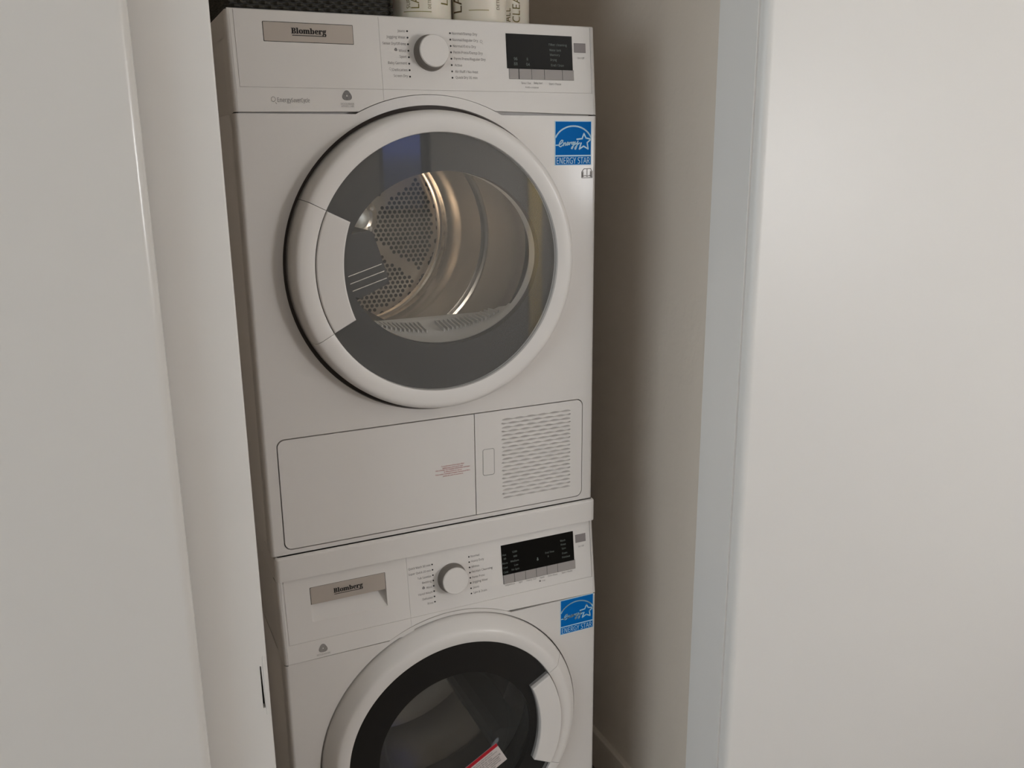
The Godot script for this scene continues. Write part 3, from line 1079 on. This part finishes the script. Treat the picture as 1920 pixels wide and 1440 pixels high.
	t.add_child(l2)
	l2.position = lr + Vector3(0, 0, 0.028)
	l2.light_color = Color(1.0, 0.87, 0.73)
	l2.light_energy = 0.006
	l2.light_size = 0.01
	l2.omni_range = 2.0
	l2.omni_attenuation = 2.0
	l2.shadow_enabled = true

func circle_poly(c: Vector2, r: float, n: int) -> PackedVector2Array:
	var p := PackedVector2Array()
	for i in n:
		p.append(c + Vector2.from_angle(TAU * i / n) * r)
	return p

# the frame of the control panel: slim uprights, and a lower strip with the door's arch cut out of it
func control_frame(t: Node3D, pt: Transform3D, h: float, cy: float, arch: float, hx: float, hw: float, sl: float, sr: float, scoop := false) -> MeshInstance3D:
	var st := begin()
	var a0 := asin(clampf(-cy / arch, -1, 1))
	var mid := asin(-0.0747 / arch)
	var left := PackedVector2Array([Vector2(-hx, 0.0012)])
	for i in 9:
		var a := lerpf(PI - a0, PI / 2 - mid, i / 8.0)
		var p := Vector2(cos(a) * arch, cy + sin(a) * arch)
		if p.y > 0.0015:
			left.append(p)
	left[-1] = Vector2(-0.0750, left[-1].y)
	for v in [Vector2(-0.0750, sl), Vector2(-0.2864, sl), Vector2(-0.2864, h), Vector2(-hx, h)]:
		left.append(v)
	plate(st, left, -0.006, 0.0, 0.0003, 1)
	var right := PackedVector2Array()
	for i in 17:
		var a := lerpf(PI / 2 - mid, a0, i / 16.0)
		var p := Vector2(cos(a) * arch, cy + sin(a) * arch)
		if p.y > 0.0015:
			right.append(p)
	right[0] = Vector2(-0.0748, right[0].y)
	for v in [Vector2(hx, 0.0012), Vector2(hx, h), Vector2(0.2896, h), Vector2(0.2896, sr), Vector2(-0.0748, sr)]:
		right.append(v)
	plate(st, right, -0.006, 0.0, 0.0003, 1)
	for s in [-1.0, 1.0]:
		var r := 0.006
		var prof := []
		for i in 7:
			var a := PI / 2 * i / 6
			prof.append(Vector2(s * (hw - r + r * sin(a)), -r + r * cos(a)))
		prof.append(Vector2(s * hw, -0.05))
		sweep(st, prof, 0.0012, h, Vector2(0, -0.2))
	if scoop:
		box(st, Vector3(-hw + 0.008, 0.003, -0.03), Vector3(-0.2452, h - 0.004, -0.0011))
		box(st, Vector3(-0.2452, 0.003, -0.03), Vector3(-0.1131, 0.0625, -0.0011))
		box(st, Vector3(-0.2452, 0.1272, -0.03), Vector3(-0.1131, h - 0.004, -0.0011))
		box(st, Vector3(-0.1131, 0.003, -0.03), Vector3(-0.0700, h - 0.004, -0.0011))
		box(st, Vector3(-0.0700, 0.0300, -0.03), Vector3(hw - 0.008, h - 0.004, -0.0011))
	else:
		box(st, Vector3(-hw + 0.008, 0.031, -0.03), Vector3(hw - 0.008, h - 0.004, -0.0011))
	box(st, Vector3(-hw + 0.008, -0.004, -0.03), Vector3(hw - 0.008, 0.045, -0.0145))
	var r2 := 0.0025                                     # rounded top edge
	var tp := []
	for i in 5:
		var a := PI / 2 * i / 4
		tp.append([h - 0.0005 + r2 * sin(a), -r2 + r2 * cos(a)])
	for i in 4:
		quad(st, Vector3(-hw + 0.003, tp[i][0], tp[i][1]), Vector3(hw - 0.003, tp[i][0], tp[i][1]), Vector3(hw - 0.003, tp[i + 1][0], tp[i + 1][1]), Vector3(-hw + 0.003, tp[i + 1][0], tp[i + 1][1]), Vector3(0, 1, 1))
	quad(st, Vector3(-hw + 0.003, h + 0.002, -r2), Vector3(hw - 0.003, h + 0.002, -r2), Vector3(hw - 0.003, h + 0.002, -0.03), Vector3(-hw + 0.003, h + 0.002, -0.03), Vector3.UP)
	var o := build("control_panel", st, M.plastic, t)
	o.transform = pt
	return o

func programme_dots(panel: Node3D, xl: float, xr: float, top: float, step: float) -> void:
	for x in [xl, xr]:
		for i in 8:
			var st := begin()
			lathe(st, [Vector2(0.0014, -0.0005), Vector2(0.0014, 0.0003), Vector2(0.0, 0.0006)], Vector2(x, top - step * i), 0, TAU, 12)
			build("indicator", st, M.print_dark, panel)

# ------------------------------------------------------------------ washer
func washer() -> void:
	var t := thing("washing_machine", Vector3(WX, 0, 0), "white front-loading washing machine under the dryer, with a black-rimmed porthole", "washing machine")
	var zb := 0.017
	var hw := 0.2965
	cabinet(t, 0.0, 0.6590, 0.807, zb, hw)
	var st := begin()
	xf = Transform3D(Basis(Vector3.RIGHT, -PI / 2))
	plate(st, rrect(-0.2975, -0.008, 0.2975, 0.58, [0.008, 0.008, 0.004, 0.004]), 0.8070, 0.8490, 0.005, 4)
	build("worktop", st, M.plastic, t)

	var dc := Vector2(0, 0.432)
	var hx := hw - 0.006
	st = begin()
	var up := PackedVector2Array([Vector2(-hx, 0.0), Vector2(hx, 0.0), Vector2(hx, 0.6606)])
	var arch := 0.2568
	var ax := acos(clampf((0.6606 - 0.432) / arch, -1, 1))
	for i in 25:
		up.append(dc + Vector2.from_angle(PI / 2 - ax + 2 * ax * i / 24.0) * arch)
	up.append(Vector2(-hx, 0.6606))
	ring(st, dc, func(_a): return 0.2508, func(a): return ray_poly(up, dc, a), zb, 0.012, 0.006, Array(up), 120)
	ring(st, dc, func(_a): return 0.215, func(_a): return 0.2508, zb - 0.012, 0.02, 0.0, [], 96)
	build("front_panel", st, M.enamel, t)

	var lean := atan2(0.018, 0.145)
	var pt := Transform3D(Basis(Vector3.RIGHT, -lean), Vector3(0, 0.660, 0.0182))
	var panel := control_frame(t, pt, 0.1450, 0.432 - 0.660, 0.2575, hx, hw, 0.0340, 0.0340, true)
	# detergent drawer with a scooped grip under the nameplate
	st = begin()
	var slot := rrect(-0.2442, 0.0660, -0.1141, 0.1262, [0.002, 0.002, 0.001, 0.002])
	var sc := Vector2(-0.179, 0.096)
	var dr := PackedVector2Array([Vector2(-0.2857, 0.0347), Vector2(-0.0751, 0.0347), Vector2(-0.0751, 0.1448), Vector2(-0.2857, 0.1448)])
	ring(st, sc, func(a): return ray_poly(slot, sc, a), func(a): return ray_poly(dr, sc, a), 0.0, 0.020, 0.006, Array(slot) + Array(dr), 12)
	build("drawer_front", st, M.plastic, panel)
	st = begin()
	var prev := Vector2(0.0655, 0.0)
	st.set_smooth_group(4)
	for i in 10:
		var f := (i + 1) / 10.0
		var cur := Vector2(lerpf(0.0655, 0.1000, f), -0.017 * (1.0 - pow(1.0 - f, 1.6)))
		quad(st, Vector3(-0.2442, prev.x, prev.y), Vector3(-0.1141, prev.x, prev.y), Vector3(-0.1141, cur.x, cur.y), Vector3(-0.2442, cur.x, cur.y), Vector3(0, 0.4, 1))
		prev = cur
	st.set_smooth_group(-1)
	build("drawer_grip", st, M.plastic, panel)
	st = begin()
	plate(st, rrect(-0.2442, 0.0962, -0.1141, 0.1262, [0.0, 0.0, 0.001, 0.002]), -0.002, -0.0007)
	build("nameplate_bed", st, M.dark, panel)
	st = begin()
	plate(st, rrect(-0.2434, 0.0962, -0.1148, 0.1256, [0.0003, 0.0003, 0.001, 0.0025]), -0.016, -0.0002, 0.0006)
	build("nameplate", st, M.silver, panel, "grey-beige nameplate")
	st = begin()
	logo(st, -0.2045, -0.1545, 0.1115, 0.0001)
	build("nameplate_print", st, M.print_dark, panel)
	st = begin()
	plate(st, PackedVector2Array([Vector2(-0.0748, 0.0347), Vector2(0.2889, 0.0347), Vector2(0.2889, 0.1448), Vector2(-0.0748, 0.1448)]), -0.006, 0.0, 0.0003, 1)
	build("fascia", st, M.plastic, panel)
	knob(panel, Vector2(0.0066, 0.0908))
	programme_dots(panel, -0.0285, 0.0412, 0.1226, 0.0098)
	st = begin()
	var ll := ["Quick Wash 30 min", "Super Quick 20 min", "Tub Sanitize", "Bedding", "Wool", "Hand Wash", "Delicates", "Rinse"]
	var lw := [0.0405, 0.0410, 0.0255, 0.0175, 0.0110, 0.0260, 0.0190, 0.0105]
	for i in 8:
		write(st, ll[i], sans, -0.0318, 0.1220 - 0.0098 * i, 0.0052, 1, 0.0003, lw[i])
	wool_mark(st, Vector2(-0.0475, 0.0836), 0.0026, 0.0003, 12)
	var rl := ["Normal", "Heavy Duty", "Whites", "Pet Hair Cleansing", "Perm Press", "Jogging Wear", "Jeans", "Spin & Drain"]
	var rw := [0.0165, 0.0250, 0.0150, 0.0405, 0.0245, 0.0300, 0.0120, 0.0265]
	for i in 8:
		write(st, rl[i], sans, 0.0448, 0.1228 - 0.0098 * i, 0.0052, -1, 0.0003, rw[i])
	write(st, "On / Off", sans, 0.2691, 0.0985, 0.0042, 0, 0.0003, 0.0120)
	var bl := [["Temperature", 0.1172, 0.0205], ["Spin", 0.1391, 0.0075], ["Heavy Soil", 0.1614, 0.0195], ["Steam", 0.1834, 0.0095], ["Extra Rinse", 0.2058, 0.0195], ["Start / Pause", 0.2362, 0.0225]]
	for b in bl:
		write(st, b[0], sans, b[1], 0.0545, 0.0046, 0, 0.0003, b[2])
	write(st, "3 sec", sans, 0.1865, 0.0482, 0.0042, 0, 0.0003, 0.0070)
	disc(st, Vector2(0.1788, 0.0484), 0.0019, 0.0003)
	build("printed_labels", st, M.print_grey, panel)
	st = begin()
	wool_mark(st, Vector2(-0.2312, 0.0170), 0.0072, 0.0003, 36)
	build("emblem", st, mat(Color(0.56, 0.54, 0.52), 0.6), panel)
	st = begin()
	wool_lines(st, Vector2(-0.2312, 0.0170), 0.0072, 0.0005)
	write(st, "WOOLMARK", sans, -0.2312, 0.0070, 0.0040, 0, 0.0003, 0.0235)
	build("emblem_print", st, mat(Color(0.66, 0.64, 0.62), 0.6), panel)
	st = begin()
	plate(st, rrect(0.1042, 0.0745, 0.2531, 0.1310, [0, 0, 0, 0]), -0.002, 0.0006, 0.0003, 1)
	build("display", st, M.black, panel, "black glossy display")
	st = begin()
	var marks := [[0.1100, 0.1125, "Hot"], [0.1106, 0.1053, "60"], [0.1095, 0.0967, "Warm"], [0.1104, 0.0884, "Cool"], [0.1108, 0.0798, "Cold"], [0.1306, 0.1150, "1200"], [0.1314, 0.1064, "800"], [0.1298, 0.0979, "Medium"], [0.1325, 0.0897, "Low"], [0.1303, 0.0812, "No Spin"], [0.1985, 0.0925, "8"], [0.2020, 0.1001, "End Time"], [0.2304, 0.1170, "Wash"], [0.2311, 0.1093, "Rinse"], [0.2318, 0.1010, "Spin"], [0.2330, 0.0923, "Drain"], [0.2355, 0.0845, "Finished"]]
	for m in marks:
		write(st, m[2], sans, m[0], m[1], 0.0046, 0, 0.0008)
	disc(st, Vector2(0.1764, 0.0905), 0.0020, 0.0008)
	ribbon(st, [Vector2(0.1764, 0.0905), Vector2(0.1764, 0.0940)], 0.0022, 0.0008)
	build("display_print", st, M.print_pale, panel)
	var cuts := [0.1053, 0.1274, 0.1499, 0.1723, 0.1944, 0.2166, 0.2545]
	st = begin()
	plate(st, rrect(0.1048, 0.0574, 0.2546, 0.0746, [0, 0, 0, 0]), -0.002, 0.0002)
	build("button_bed", st, M.dark, panel)
	for i in 6:
		st = begin()
		plate(st, rrect(cuts[i] + 0.0003, 0.0578, cuts[i + 1] - 0.0003, 0.0742, [0, 0, 0, 0]), -0.002, 0.0009, 0.0004, 2)
		build("button", st, M.button, panel)
	st = begin()
	plate(st, rrect(0.2577, 0.1068, 0.2791, 0.1222, [0, 0, 0, 0]), -0.002, 0.0012, 0.0004, 2)
	build("power_button", st, mat(Color(0.52, 0.49, 0.485), 0.45), panel, "grey power button")
	energy_label(t, Vector3(0.2200, DY - 0.1910, zb + 0.0003), 0.0700, 0.0706)

	# porthole
	var prof := [Vector2(0.2486, -0.011), Vector2(0.2482, 0.003), Vector2(0.2455, 0.008), Vector2(0.2330, 0.0225), Vector2(0.2298, 0.0258), Vector2(0.2265, 0.0276), Vector2(0.2220, 0.0284), Vector2(0.2090, 0.0290), Vector2(0.2070, 0.0282), Vector2(0.2060, 0.0150)]
	for i in prof.size():
		prof[i] = prof[i] + Vector2(0, zb)
	var door := door_ring(t, dc, prof, deg_to_rad(1.1), deg_to_rad(27.9), zb + 0.0345, zb + 0.018)
	st = begin()
	lathe(st, [Vector2(0.2060, zb + 0.0225), Vector2(0.2058, zb + 0.0250), Vector2(0.0, zb + 0.0254)], dc, 0, TAU, 96)
	build("glass", st, M.smoked, door, "smoked round porthole glass")
	st = begin()
	ring(st, dc + Vector2(0, -0.01), func(_a): return 0.150, func(a): return circle_from(dc + Vector2(0, -0.01), dc, 0.2058, a), zb + 0.016, 0.012, 0.0, [], 96)
	build("window_frame", st, M.washer_frit, door, "black porthole surround")
	st = begin()
	var bowl := [Vector2(0.154, zb - 0.004), Vector2(0.148, zb - 0.030), Vector2(0.132, zb - 0.062), Vector2(0.105, zb - 0.078), Vector2(0.0, zb - 0.084)]
	lathe(st, bowl, dc + Vector2(0, -0.01), 0, TAU, 72, true)
	build("glass_bowl", st, M.glass, door, "deep glass bowl of the porthole")
	st = begin()
	lathe(st, [Vector2(0.214, zb - 0.005), Vector2(0.196, zb - 0.012), Vector2(0.180, zb - 0.030), Vector2(0.184, zb - 0.042), Vector2(0.172, zb - 0.052), Vector2(0.176, zb - 0.066), Vector2(0.190, zb - 0.075)], dc, 0, TAU, 96)
	build("door_seal", st, M.rubber, t, "dark grey rubber door seal")
	st = begin()
	lathe(st, [Vector2(0.180, zb - 0.074), Vector2(0.222, zb - 0.080), Vector2(0.228, zb - 0.092), Vector2(0.228, -0.20), Vector2(0.224, -0.206), Vector2(0.228, -0.212), Vector2(0.228, -0.375), Vector2(0.10, -0.39), Vector2(0.0, -0.385)], dc, 0, TAU, 96)
	var d := build("drum", st, M.steel, t, "steel wash drum")
	for k in 3:
		st = begin()
		xf = Transform3D(Basis(Vector3(0, 0, 1), deg_to_rad([200.0, 320.0, 80.0][k])), Vector3(dc.x, dc.y, 0))
		var p2 := PackedVector2Array([Vector2(0.227, -0.045), Vector2(0.175, -0.016), Vector2(0.165, 0.0), Vector2(0.175, 0.016), Vector2(0.227, 0.045)])
		for i in p2.size() - 1:
			quad(st, Vector3(p2[i].x, p2[i].y, -0.10), Vector3(p2[i + 1].x, p2[i + 1].y, -0.10), Vector3(p2[i + 1].x, p2[i + 1].y, -0.36), Vector3(p2[i].x, p2[i].y, -0.36), Vector3(-1, (p2[i].y + p2[i + 1].y) * 20, 0))
			tri(st, Vector3(0.227, 0, -0.10), Vector3(p2[i].x, p2[i].y, -0.10), Vector3(p2[i + 1].x, p2[i + 1].y, -0.10), Vector3(0, 0, 1))
		build("lifter", st, M.wash_lifter, d)
	# warning label stuck inside the glass
	var lt := Transform3D(Basis(Vector3(0, 0, 1), deg_to_rad(28.0)), Vector3(0.0710, 0.4145, zb + 0.0265))
	st = begin()
	plate(st, rrect(-0.118, -0.047, 0.0, 0.0, [0, 0, 0, 0]), -0.0004, 0.0003)
	var lab := build("warning_label", st, mat(Color(0.80, 0.76, 0.74), 0.6), door, "white warning label with a red top stripe")
	lab.transform = lt
	st = begin()
	plate(st, rrect(-0.118, -0.0075, 0.0, 0.0, [0, 0, 0, 0]), 0.0003, 0.0005)
	build("red_stripe", st, mat(Color(0.66, 0.05, 0.13), 0.5), lab)
	st = begin()
	var rng := RandomNumberGenerator.new()
	rng.seed = 5
	var lines := ["Warning: keep children away from the machine", "Do not open the door while the drum turns", "Read the manual before first use", "Unplug before service or cleaning", "Avertissement: lire la notice avant usage", "Ne pas ouvrir pendant la rotation", "Garder hors de portee des enfants", "Debrancher avant tout nettoyage"]
	for i in 8:
		write(st, lines[i], sans, -0.114 + 0.002 * (i % 2), -0.0118 - 0.0044 * i, 0.0042, -1, 0.0005, 0.098 + rng.randf_range(-0.012, 0.010))
	build("label_print", st, M.print_dark, lab)

# ------------------------------------------------------------------ things on the dryer
func basket() -> void:
	var w := 0.250
	var dpt := 0.33
	var h := 0.21
	var t := thing("wicker_basket", Vector3(-0.292, DY + 0.8315, -0.036), "dark brown woven basket standing on the dryer, left of the white bottles", "basket")
	var st := begin()
	box(st, Vector3(0.004, 0.002, -dpt + 0.004), Vector3(w - 0.004, 0.006, -0.004))
	for b in [[Vector3(0.006, 0.002, -0.010), Vector3(w - 0.006, h, -0.006)], [Vector3(0.006, 0.002, -dpt + 0.006), Vector3(w - 0.006, h, -dpt + 0.010)], [Vector3(0.006, 0.002, -dpt + 0.006), Vector3(0.010, h, -0.006)], [Vector3(w - 0.010, 0.002, -dpt + 0.006), Vector3(w - 0.006, h, -0.006)]]:
		box(st, b[0], b[1])
	build("lining", st, M.dark, t)
	st = begin()
	var rowh := 0.0056
	var rows := int(h / rowh)
	for side in 4:
		var len_ := w if side % 2 == 0 else dpt
		var n := int(len_ / 0.0085)
		match side:
			0: xf = Transform3D(Basis(), Vector3(0, 0, -0.006))
			1: xf = Transform3D(Basis(Vector3.UP, PI / 2), Vector3(w - 0.006, 0, 0))
			2: xf = Transform3D(Basis(Vector3.UP, PI), Vector3(w, 0, -dpt + 0.006))
			3: xf = Transform3D(Basis(Vector3.UP, -PI / 2), Vector3(0.006, 0, -dpt))
		for r in rows:
			var yc := (r + 0.5) * rowh
			for i in n:
				var a := len_ * i / n
				var b := len_ * (i + 1.0) / n
				var m := (a + b) / 2
				var over := (i + r) % 2 == 0
				var za := 0.0012
				var zm := 0.0042 if over else 0.0
				var hh := rowh * 0.44
				for seg in [[a, za, m, zm], [m, zm, b, za]]:
					for e in [[-hh, 0.0, -hh * 0.35, 1.0], [-hh * 0.35, 1.0, hh * 0.35, 1.0], [hh * 0.35, 1.0, hh, 0.0]]:
						var f0: float = -0.0018 * (1.0 - e[1])
						var f1: float = -0.0018 * (1.0 - e[3])
						quad(st, Vector3(seg[0], yc + e[0], seg[1] + f0), Vector3(seg[2], yc + e[0], seg[3] + f0), Vector3(seg[2], yc + e[2], seg[3] + f1), Vector3(seg[0], yc + e[2], seg[1] + f1), Vector3(0, 0, 1))
	var o := build("woven_strands", st, M.wicker, t)
	o.set_meta("kind", "stuff")
	st = begin()
	for b in [[Vector3(-0.002, h - 0.004, -0.012), Vector3(w + 0.002, h + 0.008, 0.003)], [Vector3(-0.002, h - 0.004, -dpt - 0.003), Vector3(w + 0.002, h + 0.008, -dpt + 0.012)], [Vector3(-0.002, h - 0.004, -dpt), Vector3(0.012, h + 0.008, 0.0)], [Vector3(w - 0.012, h - 0.004, -dpt), Vector3(w + 0.002, h + 0.008, 0.0)]]:
		box(st, b[0], b[1])
	build("rim", st, M.wicker, t)

func bottles() -> void:
	var y := DY + 0.8335
	var specs := [
		[Vector3(0.0180, y, -0.090), 0.0510, 0.25, "large white detergent bottle beside the dark basket, olive lettering climbing its side", 0.30],
		[Vector3(0.1150, y, -0.074), 0.0450, 0.22, "white detergent bottle in the middle of three on the dryer, brown lettering", 0.0],
		[Vector3(0.1900, y, -0.140), 0.0440, 0.24, "white bottle lettered ALL CL at the right end of the row on the dryer", 0.0]]
	for i in 3:
		var s: Array = specs[i]
		var t := thing("detergent_bottle", s[0], s[3], "bottle", "white bottles on the dryer")
		var r: float = s[1]
		var h: float = s[2]
		var st := begin()
		xf = Transform3D(Basis(Vector3.RIGHT, -PI / 2))
		var prof := [Vector2(0.0, 0.002), Vector2(r - 0.008, 0.0), Vector2(r - 0.003, 0.0015), Vector2(r, 0.006), Vector2(r, h * 0.68), Vector2(r * 0.96, h * 0.73), Vector2(r * 0.72, h * 0.81), Vector2(r * 0.42, h * 0.86), Vector2(r * 0.36, h * 0.9), Vector2(0.0, h * 0.9)]
		lathe(st, prof, Vector2.ZERO, 0, TAU, 48)
		build("bottle_body", st, M.bottle, t)
		st = begin()
		xf = Transform3D(Basis(Vector3.RIGHT, -PI / 2))
		lathe(st, [Vector2(r * 0.43, h * 0.865), Vector2(r * 0.43, h * 0.985), Vector2(r * 0.40, h), Vector2(0.0, h)], Vector2.ZERO, 0, TAU, 32)
		build("cap", st, M.cap, t)
		var turn := Basis(Vector3.UP, -0.38)         # printed fronts are turned a little towards the opening's left
		st = begin()
		xf = Transform3D(turn)
		match i:
			0:
				write(st, "SUPER", sans, 0.0170, 0.0148, 0.0080, -1, 0.0004, 0.0, r)
				write(st, "LAUNDRY", sans, 0.0170, 0.0043, 0.0170, -1, 0.0004, 0.0, r)
				write(st, "DETERGENT", sans, 0.0170, -0.0185, 0.0065, -1, 0.0004, 0.0, r)
				build("front_lettering", st, M.olive, t)
				st = begin()
				xf = Transform3D(turn)
				write(st, "LAUNDRY", sans, 0.0250, -0.0480, 0.0230, -1, 0.0004, 0.0, r)
			1:
				write(st, "LAUNDRY", sans, 0.0160, 0.0400, 0.0270, -1, 0.0004, 0.0, r)
				build("bottle_lettering", st, M.brown, t)
				st = begin()
				xf = Transform3D(turn)
				write(st, "DETERGENT", sans, 0.0200, -0.0330, 0.0080, -1, 0.0004, 0.0, r)
			2:
				write(st, "ALL", sans, 0.0120, -0.0040, 0.0140, -1, 0.0004, 0.0, r)
				build("front_lettering", st, M.olive, t)
				st = begin()
				xf = Transform3D(turn)
				write(st, "CLEANER", sans, 0.0120, -0.0200, 0.0190, -1, 0.0004, 0.0, r)
		build("bottle_print", st, M.brown if i == 1 else M.olive, t)
		if i < 2:
			st = begin()
			xf = Transform3D(turn)
			for k in 12:
				var a := lerpf(-0.45, 0.42, k / 12.0)
				var b := lerpf(-0.45, 0.42, (k + 1) / 12.0)
				if i == 1 and (a > 0.30 or a < -0.40):
					continue
				var zz := r + 0.0004
				var yr := 0.0118 if i == 0 else 0.0175
				quad(st, Vector3(sin(a) * zz, yr, cos(a) * zz), Vector3(sin(b) * zz, yr, cos(b) * zz), Vector3(sin(b) * zz, yr + 0.0011, cos(b) * zz), Vector3(sin(a) * zz, yr + 0.0011, cos(a) * zz), Vector3(sin(a), 0, cos(a)))
			build("print_rule", st, mat(Color(0.62, 0.58, 0.36), 0.6), t)
